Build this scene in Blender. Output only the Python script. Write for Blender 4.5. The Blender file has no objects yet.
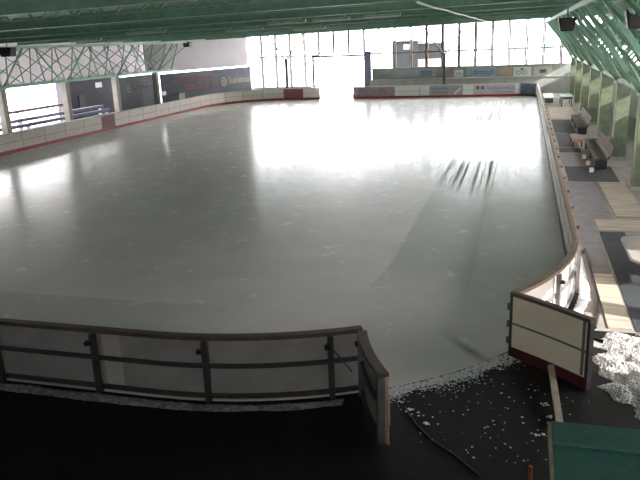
import bpy, math, random
from mathutils import Vector, Matrix, noise
R = math.radians
scn = bpy.context.scene
COL = scn.collection
rnd = random.Random(7)

# ---------------------------------------------------------------- materials
MATS = {}
def mat(name, col, rough=0.6, col2=None, scale=8.0, metal=0.0, bump=0.0, detail=4.0, lo=0.35, hi=0.65, stretch=None, spec=0.5, coord='Object'):
    if name in MATS: return MATS[name]
    m = bpy.data.materials.new(name); m.use_nodes = True
    nt = m.node_tree; b = nt.nodes['Principled BSDF']
    b.inputs['Roughness'].default_value = rough
    b.inputs['Metallic'].default_value = metal
    b.inputs['Specular IOR Level'].default_value = spec
    c2 = col2 or tuple(c*0.8 for c in col)
    tc = nt.nodes.new('ShaderNodeTexCoord'); mp = nt.nodes.new('ShaderNodeMapping')
    if stretch: mp.inputs['Scale'].default_value = stretch
    n = nt.nodes.new('ShaderNodeTexNoise'); n.inputs['Scale'].default_value = scale; n.inputs['Detail'].default_value = detail
    r = nt.nodes.new('ShaderNodeValToRGB')
    r.color_ramp.elements[0].position = lo; r.color_ramp.elements[0].color = (*c2, 1)
    r.color_ramp.elements[1].position = hi; r.color_ramp.elements[1].color = (*col, 1)
    L = nt.links.new
    L(tc.outputs[coord], mp.inputs['Vector']); L(mp.outputs['Vector'], n.inputs['Vector'])
    L(n.outputs['Fac'], r.inputs['Fac']); L(r.outputs['Color'], b.inputs['Base Color'])
    if bump:
        bp = nt.nodes.new('ShaderNodeBump'); bp.inputs['Strength'].default_value = bump; bp.inputs['Distance'].default_value = 0.03
        L(n.outputs['Fac'], bp.inputs['Height']); L(bp.outputs['Normal'], b.inputs['Normal'])
    MATS[name] = m
    return m

GREEN   = mat('green_steel_paint', (0.27, 0.49, 0.345), 0.45, (0.21, 0.39, 0.27), 3)
GREENL  = mat('pale_green_steel_paint', (0.19, 0.24, 0.15), 0.5, (0.125, 0.16, 0.10), 3)
ROOFM   = mat('ceiling_deck_green', (0.27, 0.35, 0.285), 0.7, (0.20, 0.265, 0.215), 1.5, stretch=(6, 0.3, 1))
PALECOL = mat('pale_column_paint', (0.36, 0.33, 0.29), 0.6, (0.28, 0.26, 0.225), 2)
WHITE   = mat('board_white', (0.86, 0.77, 0.71), 0.35, (0.79, 0.70, 0.64), 2.2)
RED     = mat('kick_red', (0.42, 0.035, 0.04), 0.4, (0.30, 0.03, 0.035), 4)
BROWN   = mat('rail_brown', (0.115, 0.08, 0.055), 0.5, (0.075, 0.052, 0.036), 6)
TANRAIL = mat('rail_tan_brown', (0.25, 0.18, 0.125), 0.5, (0.17, 0.12, 0.085), 6)
CREAM   = mat('rail_cream', (0.70, 0.64, 0.56), 0.5, None, 6)
STEEL   = mat('galvanised_grey', (0.20, 0.20, 0.20), 0.5, (0.14, 0.14, 0.145), 5, metal=0.3)
DARKST  = mat('dark_frame_steel', (0.06, 0.055, 0.05), 0.5, (0.04, 0.036, 0.034), 5)
TAN     = mat('tan_seam', (0.45, 0.37, 0.29), 0.6)
BLACK   = mat('black_casing', (0.012, 0.012, 0.015), 0.5)
RUBBER  = mat('black_rubber_floor', (0.010, 0.0085, 0.009), 0.65, (0.005, 0.0045, 0.005), 5, bump=0.15, detail=8, spec=0.2)
CONC    = mat('concrete_walk', (0.32, 0.29, 0.265), 0.85, (0.24, 0.22, 0.20), 1.3, bump=0.1, detail=8)
MATG    = mat('grey_walk_mat', (0.21, 0.20, 0.22), 0.85, (0.17, 0.16, 0.18), 2.5, bump=0.1)
MATD    = mat('dark_rubber_mat', (0.040, 0.047, 0.055), 0.8, (0.025, 0.03, 0.037), 3, bump=0.15)
PLANK   = mat('sunlit_planks', (0.52, 0.44, 0.36), 0.75, (0.30, 0.26, 0.22), 1.2, stretch=(0.6, 5.0, 1), detail=6)  # pale timber, brightened so the colour carries the sunlight
BENCHW  = mat('bench_weathered', (0.15, 0.115, 0.105), 0.7, (0.09, 0.068, 0.062), 3)
BENCHD  = mat('bench_dark', (0.035, 0.035, 0.045), 0.7)
ORANGE  = mat('orange_wood', (0.55, 0.25, 0.10), 0.6)
SNOW    = mat('snow', (0.86, 0.87, 0.90), 0.8, (0.70, 0.71, 0.74), 9, bump=0.6, detail=8)
SLUSH   = mat('dirty_snow', (0.56, 0.55, 0.55), 0.7, (0.20, 0.185, 0.175), 30, bump=0.5, detail=8)
SLUSHW  = mat('white_slush', (0.80, 0.80, 0.83), 0.6, (0.45, 0.44, 0.44), 20, bump=0.4)
SNOWG   = mat('snow_ground', (0.85, 0.86, 0.90), 0.9, (0.78, 0.79, 0.83), 0.2)
DARKWL  = mat('dark_purple_boards', (0.050, 0.045, 0.062), 0.7, (0.035, 0.030, 0.045), 2, stretch=(1, 6, 1))
BANNER  = mat('navy_banner', (0.045, 0.048, 0.075), 0.6, (0.035, 0.036, 0.058), 2)
REDTX   = mat('red_lettering', (0.42, 0.09, 0.10), 0.6)
YELTX   = mat('pale_yellow_lettering', (0.62, 0.52, 0.34), 0.6)
GREYTX  = mat('grey_lettering', (0.32, 0.31, 0.29), 0.6)
MAROON  = mat('maroon_advert', (0.30, 0.085, 0.11), 0.5, (0.24, 0.065, 0.09), 4)
PURPLE  = mat('mauve_advert', (0.42, 0.30, 0.34), 0.5, (0.30, 0.20, 0.24), 2.2, detail=6)
GREYAD  = mat('grey_advert', (0.42, 0.43, 0.46), 0.5, (0.36, 0.37, 0.40), 3)
LILACAD = mat('lilac_advert', (0.56, 0.54, 0.62), 0.5, (0.50, 0.48, 0.56), 3)
SLATEAD = mat('slate_advert', (0.16, 0.18, 0.24), 0.5, (0.11, 0.13, 0.18), 3)
PATCH   = mat('pale_back_strip', (0.52, 0.47, 0.42), 0.6, (0.46, 0.42, 0.37), 3)
PUREW   = mat('white_sheet', (0.85, 0.85, 0.85), 0.5, (0.80, 0.80, 0.80), 3)
BLUETX  = mat('blue_lettering', (0.10, 0.16, 0.42), 0.6)
MAGTX   = mat('magenta_lettering', (0.45, 0.07, 0.22), 0.6)
WALLG   = mat('grey_green_wall', (0.40, 0.42, 0.40), 0.8, (0.33, 0.35, 0.335), 1.2)
LEDGE   = mat('grey_ledge', (0.46, 0.46, 0.44), 0.8, (0.38, 0.38, 0.365), 1.5)
FRAMEB  = mat('blue_grey_frame', (0.20, 0.22, 0.32), 0.45, (0.15, 0.17, 0.26), 3)
MULL    = mat('mullion_brown', (0.30, 0.15, 0.07), 0.5, (0.24, 0.12, 0.06), 3)
DARKWALL= mat('dark_wall', (0.035, 0.04, 0.038), 0.9, (0.025, 0.03, 0.027), 1.0)
GRNROOF = mat('green_sheet_roof', (0.05, 0.185, 0.15), 0.75, (0.04, 0.15, 0.125), 14)
OLDSNOW = mat('old_grey_snow', (0.30, 0.30, 0.31), 0.8, (0.13, 0.13, 0.13), 12, bump=0.6, detail=8)
MAROONK = mat('dark_red_kick', (0.10, 0.014, 0.02), 0.5, (0.07, 0.01, 0.015), 4)
CREAMP  = mat('cream_gate_panel', (0.90, 0.80, 0.64), 0.4, (0.84, 0.74, 0.58), 1.6)
PALEWD  = mat('pale_timber', (0.42, 0.36, 0.28), 0.7, (0.30, 0.25, 0.19), 5, stretch=(1, 1, 0.4))
BLEACH  = mat('blue_grey_bench', (0.22, 0.23, 0.32), 0.6, (0.16, 0.17, 0.24), 3)
HANDR   = mat('brown_handrail', (0.30, 0.17, 0.13), 0.6)
LAMPH   = mat('pale_lamp_housing', (0.55, 0.72, 0.52), 0.4)
GREYBX  = mat('grey_cabinet', (0.33, 0.32, 0.29), 0.6)
HEDGE   = mat('hedge_green', (0.16, 0.22, 0.12), 0.9, (0.07, 0.10, 0.05), 5, bump=0.8, detail=8)
PINKW   = mat('pink_plaster', (0.55, 0.38, 0.33), 0.8, (0.48, 0.33, 0.29), 1)
BUILDG  = mat('grey_facade', (0.035, 0.033, 0.036), 0.8, (0.027, 0.025, 0.028), 1)
TILE    = mat('roof_tile', (0.30, 0.13, 0.09), 0.8, (0.22, 0.09, 0.07), 3)
GREENTB = mat('green_tabletop', (0.06, 0.22, 0.17), 0.5)
BLUEW   = mat('bluish_white', (0.62, 0.68, 0.76), 0.5)
BLUEED  = mat('blue_edge', (0.15, 0.30, 0.75), 0.4)
ORGED   = mat('orange_edge', (0.65, 0.28, 0.08), 0.4)
GLASSD  = mat('dark_window_glass', (0.04, 0.05, 0.06), 0.1)
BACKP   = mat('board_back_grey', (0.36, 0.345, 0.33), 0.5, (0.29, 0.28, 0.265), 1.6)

def glass_mat():
    m = bpy.data.materials.new('window_glass'); m.use_nodes = True
    nt = m.node_tree; nt.nodes.clear()
    o = nt.nodes.new('ShaderNodeOutputMaterial'); t = nt.nodes.new('ShaderNodeBsdfTransparent'); g = nt.nodes.new('ShaderNodeBsdfGlossy')
    g.inputs['Roughness'].default_value = 0.02; t.inputs['Color'].default_value = (0.93, 0.95, 0.95, 1)
    mx = nt.nodes.new('ShaderNodeMixShader'); mx.inputs['Fac'].default_value = 0.06
    nt.links.new(t.outputs[0], mx.inputs[1]); nt.links.new(g.outputs[0], mx.inputs[2]); nt.links.new(mx.outputs[0], o.inputs['Surface'])
    return m
GLASS = glass_mat()

def sheet_mat(name, col, tr):
    m = bpy.data.materials.new(name); m.use_nodes = True
    nt = m.node_tree; nt.nodes.clear()
    o = nt.nodes.new('ShaderNodeOutputMaterial'); d = nt.nodes.new('ShaderNodeBsdfDiffuse'); t = nt.nodes.new('ShaderNodeBsdfTranslucent')
    n = nt.nodes.new('ShaderNodeTexNoise'); n.inputs['Scale'].default_value = 0.6
    r = nt.nodes.new('ShaderNodeValToRGB'); r.color_ramp.elements[0].color = (*[c*0.8 for c in col], 1); r.color_ramp.elements[1].color = (*col, 1)
    tc = nt.nodes.new('ShaderNodeTexCoord')
    nt.links.new(tc.outputs['Object'], n.inputs['Vector']); nt.links.new(n.outputs['Fac'], r.inputs['Fac'])
    nt.links.new(r.outputs['Color'], d.inputs['Color']); nt.links.new(r.outputs['Color'], t.inputs['Color'])
    mx = nt.nodes.new('ShaderNodeMixShader'); mx.inputs['Fac'].default_value = tr
    nt.links.new(d.outputs[0], mx.inputs[1]); nt.links.new(t.outputs[0], mx.inputs[2]); nt.links.new(mx.outputs[0], o.inputs['Surface'])
    return m
SHEET = sheet_mat('grey_tarpaulin', (0.60, 0.57, 0.58), 0.32)
SHEETR = sheet_mat('green_grey_sheet', (0.25, 0.30, 0.24), 0.15)

def ice_mat():
    m = bpy.data.materials.new('rink_ice'); m.use_nodes = True
    nt = m.node_tree; L = nt.links.new; N = nt.nodes.new
    b = nt.nodes['Principled BSDF']; b.inputs['IOR'].default_value = 1.31
    tc = N('ShaderNodeTexCoord')
    sep = N('ShaderNodeSeparateXYZ'); L(tc.outputs['Object'], sep.inputs[0])
    def math_(op, a, bb=None, c=None, clamp=False):
        n = N('ShaderNodeMath'); n.operation = op; n.use_clamp = clamp
        for i, v in enumerate((a, bb, c)):
            if v is None: continue
            if hasattr(v, 'is_linked'): L(v, n.inputs[i])
            else: n.inputs[i].default_value = v
        return n.outputs[0]
    X, Y = sep.outputs[0], sep.outputs[1]
    # skate-scuffed surface: stretched noise
    mp = N('ShaderNodeMapping'); mp.inputs['Scale'].default_value = (0.9, 0.9, 1); L(tc.outputs['Object'], mp.inputs[0])
    n1 = N('ShaderNodeTexNoise'); n1.inputs['Scale'].default_value = 0.55; n1.inputs['Detail'].default_value = 9; n1.inputs['Roughness'].default_value = 0.68; L(mp.outputs[0], n1.inputs[0])
    mp2 = N('ShaderNodeMapping'); mp2.inputs['Scale'].default_value = (1.0, 0.22, 1); L(tc.outputs['Object'], mp2.inputs[0])
    n2 = N('ShaderNodeTexNoise'); n2.inputs['Scale'].default_value = 2.4; n2.inputs['Detail'].default_value = 7; L(mp2.outputs[0], n2.inputs[0])
    # freshly resurfaced lane: between two slanted edges, X from (-5.3+..) to (-1.6)
    bend = math_('MAXIMUM', math_('SUBTRACT', 17.5, Y), 0.0)
    e1 = math_('ADD', X, math_('MULTIPLY', math_('MULTIPLY', bend, bend), 0.035))
    lane_a = math_('MAXIMUM', math_('MINIMUM', math_('MULTIPLY', math_('ADD', e1, 3.18), 9.0), 1.0), 0.0)
    lane_b = math_('MAXIMUM', math_('MINIMUM', math_('MULTIPLY', math_('SUBTRACT', -0.95, X), 9.0), 1.0), 0.0)
    lane_c = math_('MAXIMUM', math_('MINIMUM', math_('MULTIPLY', math_('SUBTRACT', Y, 14.6), 0.5), 1.0), 0.0)
    lane_d = math_('MAXIMUM', math_('MINIMUM', math_('MULTIPLY', math_('SUBTRACT', 32.5, Y), 0.6), 1.0), 0.0)
    lane = math_('MULTIPLY', math_('MULTIPLY', lane_a, lane_b), math_('MULTIPLY', lane_c, lane_d))
    # lane along the near boards
    lane2 = math_('MULTIPLY', math_('MAXIMUM', math_('MINIMUM', math_('MULTIPLY', math_('SUBTRACT', 13.35, Y), 8.0), 1.0), 0.0),
                  math_('MAXIMUM', math_('MINIMUM', math_('MULTIPLY', math_('SUBTRACT', -5.5, X), 0.5), 1.0), 0.0))
    wet = math_('MAXIMUM', lane, math_('MULTIPLY', lane2, 0.7))
    # tyre streaks at the far end of the lane
    n3 = N('ShaderNodeTexNoise'); n3.inputs['Scale'].default_value = 1.0; n3.inputs['Detail'].default_value = 3
    mp3 = N('ShaderNodeMapping'); mp3.inputs['Scale'].default_value = (8.5, 0.05, 1); L(tc.outputs['Object'], mp3.inputs[0]); L(mp3.outputs[0], n3.inputs[0])
    st = math_('MAXIMUM', math_('MINIMUM', math_('MULTIPLY', math_('SUBTRACT', n3.outputs['Fac'], 0.49), 9.0), 1.0), 0.0)
    def band(v, a, bb, k):
        return math_('MULTIPLY', math_('MAXIMUM', math_('MINIMUM', math_('MULTIPLY', math_('SUBTRACT', v, a), k), 1.0), 0.0),
                     math_('MAXIMUM', math_('MINIMUM', math_('MULTIPLY', math_('SUBTRACT', bb, v), k), 1.0), 0.0))
    s1 = math_('MULTIPLY', band(X, -3.35, -0.85, 4.0), math_('MAXIMUM', band(Y, 25.5, 33.0, 0.45), band(Y, 46.0, 63.0, 0.25)))
    streak = math_('MULTIPLY', st, s1)
    # dirty drag mark at the gate
    dl = math_('ADD', math_('MULTIPLY', math_('ADD', X, 0.75), 0.79), math_('MULTIPLY', math_('SUBTRACT', Y, 12.05), 0.61))
    da = math_('SUBTRACT', math_('MULTIPLY', math_('ADD', X, 0.75), 0.61), math_('MULTIPLY', math_('SUBTRACT', Y, 12.05), 0.79))
    drag = math_('MULTIPLY', math_('MAXIMUM', math_('SUBTRACT', 1.0, math_('MULTIPLY', math_('ABSOLUTE', dl), 6.0)), 0.0), math_('MAXIMUM', math_('SUBTRACT', 1.0, math_('MULTIPLY', math_('ABSOLUTE', da), 0.95)), 0.0))
    # colour
    ramp = N('ShaderNodeValToRGB'); L(n1.outputs['Fac'], ramp.inputs[0])
    ramp.color_ramp.elements[0].position = 0.38; ramp.color_ramp.elements[0].color = (0.78, 0.725, 0.72, 1)
    ramp.color_ramp.elements[1].position = 0.66; ramp.color_ramp.elements[1].color = (0.87, 0.80, 0.80, 1)
    mixc = N('ShaderNodeMixRGB'); mixc.inputs[2].default_value = (0.55, 0.55, 0.545, 1); L(ramp.outputs[0], mixc.inputs[1])
    L(math_('MULTIPLY', wet, 0.75), mixc.inputs[0])
    mixd = N('ShaderNodeMixRGB'); mixd.inputs[2].default_value = (0.12, 0.13, 0.13, 1); L(mixc.outputs[0], mixd.inputs[1]); L(math_('MULTIPLY', streak, 0.55), mixd.inputs[0])
    mixe = N('ShaderNodeMixRGB'); mixe.inputs[2].default_value = (0.10, 0.095, 0.09, 1); L(mixd.outputs[0], mixe.inputs[1]); L(math_('MULTIPLY', drag, 0.7), mixe.inputs[0])
    L(mixe.outputs[0], b.inputs['Base Color'])
    # roughness: scuffs
    n4 = N('ShaderNodeTexNoise'); n4.inputs['Scale'].default_value = 1.5; n4.inputs['Detail'].default_value = 8; n4.inputs['Roughness'].default_value = 0.7; L(tc.outputs['Object'], n4.inputs[0])
    rr = math_('ADD', math_('MULTIPLY', n4.outputs['Fac'], 0.46), -0.01)
    rr = math_('ADD', rr, math_('MULTIPLY', streak, 0.4))
    L(math_('SUBTRACT', 0.5, math_('MULTIPLY', streak, 0.36)), b.inputs['Specular IOR Level'])
    L(rr, b.inputs['Roughness'])
    bp = N('ShaderNodeBump'); bp.inputs['Strength'].default_value = 0.22; bp.inputs['Distance'].default_value = 0.025
    L(math_('ADD', n2.outputs['Fac'], n1.outputs['Fac']), bp.inputs['Height']); L(bp.outputs['Normal'], b.inputs['Normal'])
    return m
ICE = ice_mat()

# ---------------------------------------------------------------- mesh building
class MB:
    def __init__(s): s.v = []; s.f = []
    def add(s, vs, fs):
        o = len(s.v); s.v += [tuple(v) for v in vs]; s.f += [tuple(i+o for i in f) for f in fs]
    def hexa(s, p):   # 8 points: bottom 4 ccw then top 4
        s.add(p, [(3,2,1,0),(4,5,6,7),(0,1,5,4),(1,2,6,5),(2,3,7,6),(3,0,4,7)])
    def box(s, x0, x1, y0, y1, z0, z1):
        s.hexa([(x0,y0,z0),(x1,y0,z0),(x1,y1,z0),(x0,y1,z0),(x0,y0,z1),(x1,y0,z1),(x1,y1,z1),(x0,y1,z1)])
    def bar(s, a, b, w, h=None, up=(0,0,1)):
        a = Vector(a); b = Vector(b); h = h or w; d = (b-a).normalized(); u = Vector(up)
        if abs(d.dot(u)) > 0.98: u = Vector((1,0,0))
        sd = d.cross(u).normalized()*(w/2); up_ = sd.cross(d).normalized()*(h/2)
        s.hexa([a-sd-up_, a+sd-up_, b+sd-up_, b-sd-up_, a-sd+up_, a+sd+up_, b+sd+up_, b-sd+up_])
    def tube(s, pts, r, n=8, closed=False):
        pts = [Vector(p) for p in pts]; k = len(pts); rings = []
        for i, p in enumerate(pts):
            if closed: t = pts[(i+1)%k]-pts[i-1]
            else: t = pts[min(i+1,k-1)]-pts[max(i-1,0)]
            t.normalize(); u = Vector((0,0,1)) if abs(t.z) < 0.95 else Vector((1,0,0))
            a = t.cross(u).normalized(); c = a.cross(t)
            rr = r[i] if isinstance(r, (list, tuple)) else r
            rings.append([p+(a*math.cos(2*math.pi*j/n)+c*math.sin(2*math.pi*j/n))*rr for j in range(n)])
        vs = [v for g in rings for v in g]; fs = []
        m = k if closed else k-1
        for i in range(m):
            i2 = (i+1)%k
            for j in range(n): fs.append((i*n+j, i*n+(j+1)%n, i2*n+(j+1)%n, i2*n+j))
        if not closed: fs += [tuple(range(n-1,-1,-1)), tuple((k-1)*n+j for j in range(n))]
        s.add(vs, fs)
    def prism(s, poly, y0, y1):        # polygon in XZ extruded along Y
        n = len(poly)
        s.add([(x,y0,z) for x,z in poly]+[(x,y1,z) for x,z in poly], [tuple(range(n)), tuple(range(2*n-1,n-1,-1))]+[(i,i+n,(i+1)%n+n,(i+1)%n) for i in range(n)])
    def slab(s, poly, z0, z1):         # polygon in XY extruded along Z
        n = len(poly)
        s.add([(x,y,z0) for x,y in poly]+[(x,y,z1) for x,y in poly], [tuple(range(n-1,-1,-1)), tuple(range(n,2*n))]+[(i,(i+1)%n,(i+1)%n+n,i+n) for i in range(n)])
    def disc(s, c, u, v, r, th, n=20):
        c = Vector(c); u = Vector(u).normalized(); v = Vector(v).normalized(); w = u.cross(v)*th
        a = [c+(u*math.cos(2*math.pi*i/n)+v*math.sin(2*math.pi*i/n))*r for i in range(n)]
        s.add(a+[p+w for p in a], [tuple(range(n-1,-1,-1)), tuple(range(n,2*n))]+[(i,(i+1)%n,(i+1)%n+n,i+n) for i in range(n)])
    def build(s, name, m, parent=None, bevel=0.0, smooth=False):
        me = bpy.data.meshes.new(name)
        off = Vector((0,0,0))
        p = parent
        while p is not None: off += Vector(p.location); p = p.parent
        loc = None
        if parent is None:
            xs = [v[0] for v in s.v]; ys = [v[1] for v in s.v]; zs = [v[2] for v in s.v]
            loc = Vector(((min(xs)+max(xs))/2, (min(ys)+max(ys))/2, min(zs)))
            if name.startswith('ice') or name.startswith('floor'): loc = Vector((0,0,0))
            off = loc
        me.from_pydata([(v[0]-off.x, v[1]-off.y, v[2]-off.z) for v in s.v], [], s.f); me.update()
        import bmesh
        bm = bmesh.new(); bm.from_mesh(me); bmesh.ops.recalc_face_normals(bm, faces=bm.faces)
        if bevel: bmesh.ops.bevel(bm, geom=bm.edges[:], offset=bevel, segments=2, affect='EDGES', profile=0.6)
        bm.to_mesh(me); bm.free()
        if smooth:
            for f in me.polygons: f.use_smooth = True
        me.materials.append(m)
        o = bpy.data.objects.new(name, me); COL.objects.link(o)
        if parent is not None: o.parent = parent
        else: o.location = loc
        return o

def tag(o, label, cat, group=None, kind=None):
    o['label'] = label; o['category'] = cat
    if group: o['group'] = group
    if kind: o['kind'] = kind
    return o
def thing(name, loc, label, cat, group=None):
    o = bpy.data.objects.new(name, None); COL.objects.link(o); o.location = loc; o.empty_display_size = 0.3
    return tag(o, label, cat, group)
def struct(name, mb, m, label=None, cat=None, parent=None):
    o = mb.build(name, m, parent)
    if parent is None:
        o['kind'] = 'structure'
        if label: o['label'] = label
        if cat: o['category'] = cat
    return o
ORD = ['first','second','third','fourth','fifth','sixth','seventh','eighth','ninth','tenth','eleventh','twelfth','thirteenth','fourteenth','fifteenth','sixteenth','seventeenth','eighteenth','nineteenth','twentieth']
ORD += ['twenty-'+o for o in ORD[:9]] + ['thirtieth'] + ['thirty-'+o for o in ORD[:9]]

def letters(mb, o, u, v, width, height, n, seed, d=0.006):
    """illegible far-off lettering: n letter-like glyphs from o along u, upright along v; stands d proud"""
    rg = random.Random(seed); u = Vector(u).normalized(); v = Vector(v).normalized(); w = u.cross(v).normalized()
    o = Vector(o); cw = width/n; t = cw*0.20
    def rect(x0, x1, y0, y1):
        p = [o+u*x0+v*y0, o+u*x1+v*y0, o+u*x1+v*y1, o+u*x0+v*y1]
        mb.hexa([q-w*d*0.2 for q in p]+[q+w*d for q in p])
    for i in range(n):
        x = i*cw; hh = height*(1.0 if i == 0 or rg.random() < 0.25 else 0.72); g = cw*0.78
        k = rg.choice('oenhlcu')
        if k in 'oenhlcu': rect(x, x+t, 0, hh)
        if k in 'onhu': rect(x+g-t, x+g, 0, hh if k != 'h' else hh*0.6)
        if k in 'oecn': rect(x, x+g, hh-t*0.9, hh)
        if k in 'oecul': rect(x, x+g, 0, t*0.9)
        if k in 'eh': rect(x, x+g, hh*0.45, hh*0.45+t*0.8)

# ---------------------------------------------------------------- rink geometry
XR, XL, YN, YF = 1.25, -28.75, 9.25, 67.7
RC = 7.0; RS = 1.5
def arc(cx, cy, r, a0, a1, n):
    return [(cx+r*math.cos(R(a0+(a1-a0)*i/n)), cy+r*math.sin(R(a0+(a1-a0)*i/n))) for i in range(n+1)]
A_L, A_R = -61.4, -35.2      # gate posts on the near right corner arc
CNX, CNY = XR-RC, YN+RC
near_path  = arc(CNX, CNY, RC, A_L, -90, 10) + [(-12.0, YN)]
near_path  = [(x+0.02, y+0.08) for x, y in near_path]
right_path = arc(CNX, CNY, RC, A_R, 0, 12) + [(XR, YF-RS)] + arc(XR-RS, YF-RS, RS, 0, 90, 6)[1:]
far_path   = [(XR-RS, YF), (-16.03, YF)]
left_path  = [(-19.5, YF), (XL+RC, YF)] + arc(XL+RC, YF-RC, RC, 90, 180, 16)[1:] + [(XL, 29.0)]

class Path:
    def __init__(s, pts):
        s.p = [Vector((x, y, 0)) for x, y in pts]; s.s = [0.0]
        for a, b in zip(s.p, s.p[1:]): s.s.append(s.s[-1]+(b-a).length)
        s.len = s.s[-1]
    def at(s, t):
        t = max(0, min(s.len, t))
        for i in range(len(s.p)-1):
            if t <= s.s[i+1]+1e-9: break
        a, b = s.p[i], s.p[i+1]; L = s.s[i+1]-s.s[i]
        return a.lerp(b, (t-s.s[i])/L), (b-a).normalized()
    def samples(s, t0, t1):
        out = [t0]+[x for x in s.s if t0+0.05 < x < t1-0.05]+[t1]
        return out
def sweep(mb, path, t0, t1, o0, o1, z0, z1, side):
    """box profile from offset o0 to o1 outward from the path, z0..z1"""
    rows = []
    for t in path.samples(t0, t1):
        p, d = path.at(t); p2, d2 = path.at(t+0.02); p1, d1 = path.at(t-0.02)
        d = (d1+d2).normalized(); n = Vector((d.y, -d.x, 0))*side
        rows.append([p+n*o0+Vector((0,0,z0)), p+n*o1+Vector((0,0,z0)), p+n*o1+Vector((0,0,z1)), p+n*o0+Vector((0,0,z1))])
    k = len(rows); fs = [(3,2,1,0), tuple((k-1)*4+j for j in range(4))]
    for i in range(k-1):
        for j in range(4): fs.append((i*4+j, i*4+(j+1)%4, (i+1)*4+(j+1)%4, (i+1)*4+j))
    mb.add([v for r in rows for v in r], fs)
def cross_post(mb, path, t, o0, o1, z0, z1, w, side):
    p, d = path.at(t); n = Vector((d.y, -d.x, 0))*side; d = d*(w/2)
    a, b = p+n*o0, p+n*o1
    q = [a-d, b-d, b+d, a+d]
    mb.hexa([v+Vector((0,0,z0)) for v in q]+[v+Vector((0,0,z1)) for v in q])

def board(path, t0, t1, side, label, group, rail=CREAM, face=WHITE, back=True, ad=None, ad_name='advert', strip=True, extra=None, kick=RED, end_post=False):
    p, d = path.at((t0+t1)/2)
    rt = thing('dasher_board', (p.x, p.y, 0), label, 'board', group)
    g = 0.006
    m = MB(); sweep(m, path, t0+g, t1-g, 0.0, 0.03, 0.03, 1.10, side); m.build('face_panel', face, rt)
    m = MB(); sweep(m, path, t0+g, t1-g, -0.012, 0.0, 0.012, 0.21, side); m.build('kick_plate', kick, rt)
    m = MB(); sweep(m, path, t0, t1, -0.03, 0.11, 1.10, 1.17, side); m.build('top_rail', rail, rt)
    if strip and ad is None:
        m = MB(); sweep(m, path, t0+g, t1-g, -0.005, 0.0, 0.62, 0.65, side); m.build('middle_strip', TAN, rt)
        m = MB(); cross_post(m, path, t0+0.05, -0.005, 0.0, 0.215, 1.095, 0.05, side); m.build('joint_strip', TAN, rt)
    if back:
        m = MB(); sweep(m, path, t0, t1, 0.03, 0.085, 0.60, 0.665, side); m.build('middle_rail', DARKST if rail is BROWN else STEEL, rt)
        m = MB(); sweep(m, path, t0, t1, 0.03, 0.085, 0.06, 0.13, side); m.build('bottom_rail', DARKST if rail is BROWN else STEEL, rt)
        po = MB(); cross_post(po, path, t0+0.05, 0.086, 0.17, 0.005, 1.095, 0.09, side); po = po.build('post', DARKST if face is BACKP else STEEL, rt)
        if end_post:
            q = MB(); cross_post(q, path, t1-0.05, 0.086, 0.17, 0.005, 1.095, 0.09, side); q.build('post', STEEL, rt)
        k = MB(); cross_post(k, path, t0+(0.11 if side < 0 else 0.05), 0.15, 0.24, 0.92, 0.98, 0.09, side); k.build('clamp', BLACK, po)
    if ad is not None:
        m = MB(); sweep(m, path, t0+g, t1-g, -0.008, 0.0, 0.215, 1.095, side); a = m.build(ad_name, ad, rt)
        if extra: extra(a)
    return rt

# ---------------------------------------------------------------- setting: ground, floors, ice, shell
m = MB(); m.slab([(-260,-60),(160,-60),(160,330),(-260,330)], -0.40, -0.06); struct('ground', m, SNOWG, 'snow covered ground outside the open sided rink hall', 'ground')
m = MB(); m.slab([(-37,-6),(8.5,-6),(8.5,13.45),(1.42,13.45),(1.42,74),(-37,74)], -0.06, 0.0); struct('floor_rubber', m, RUBBER, 'black rubber floor around the ice at the near end', 'floor')
m = MB(); m.slab([(1.42,13.45),(8.5,13.45),(8.5,74),(1.42,74)], -0.06, 0.0)
struct('floor_walkway', m, CONC, 'pale concrete walkway along the right of the rink', 'floor')
outline = arc(CNX, CNY, RC-0.01, -90, 0, 24)+arc(XR-RS, YF-RS, RS-0.01, 0, 90, 8)+arc(XL+RC, YF-RC, RC-0.01, 90, 180, 20)+arc(XL+RC, YN+RC, RC-0.01, 180, 270, 20)
m = MB(); m.slab(outline, -0.03, 0.012); ice = m.build('ice', ICE); ice['kind'] = 'structure'; ice['label'] = 'grey scuffed sheet of rink ice with wet resurfaced lanes'; ice['category'] = 'ice'

def zb(x): return 6.7+0.018*x       # underside of the roof trusses
def zc(x): return zb(x)+1.75        # ceiling
m = MB(); x0, x1 = -37.0, 8.5
m.hexa([(x0,-7,zc(x0)),(x1,-7,zc(x1)),(x1,75,zc(x1)),(x0,75,zc(x0)),(x0,-7,zc(x0)+.2),(x1,-7,zc(x1)+.2),(x1,75,zc(x1)+.2),(x0,75,zc(x0)+.2)])
struct('ceiling', m, ROOFM, 'dark green sheet metal ceiling over the rink', 'ceiling')
m = MB(); m.box(-37,8.5,-6.3,-6,0,7.15); m.box(-37,-3,-6.3,-6,7.15,zc(-37)); struct('wall_back', m, DARKWALL, 'dark wall behind the viewpoint, high opening added to light the roof', 'wall')  # opening added high in this unseen wall to light the roof underside
m = MB(); m.box(-35.2,-35,-6,30.5,0,zc(-36)); struct('wall_left_blocker', m, DARKWALL, 'unseen near left side wall added to keep the near end dark', 'wall')  # unseen wall, put in to cut daylight at the near end
m = MB(); m.box(-35.2,-35.12,30.5,62,3.35,zc(-36)); struct('wall_left_upper', m, SHEET, 'grey tarpaulin hung behind the left roof lattice', 'wall')
m = MB(); m.hexa([(-33.2,58.2,3.40),(-33.1,58.2,3.40),(-28.55,71.9,3.40),(-28.65,71.9,3.40),(-33.2,58.2,7.9),(-33.1,58.2,7.9),(-28.55,71.9,7.9),(-28.65,71.9,7.9)]); struct('wall_left_corner', m, SHEET, 'grey tarpaulin above the navy banner in the far left corner', 'wall')
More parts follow.
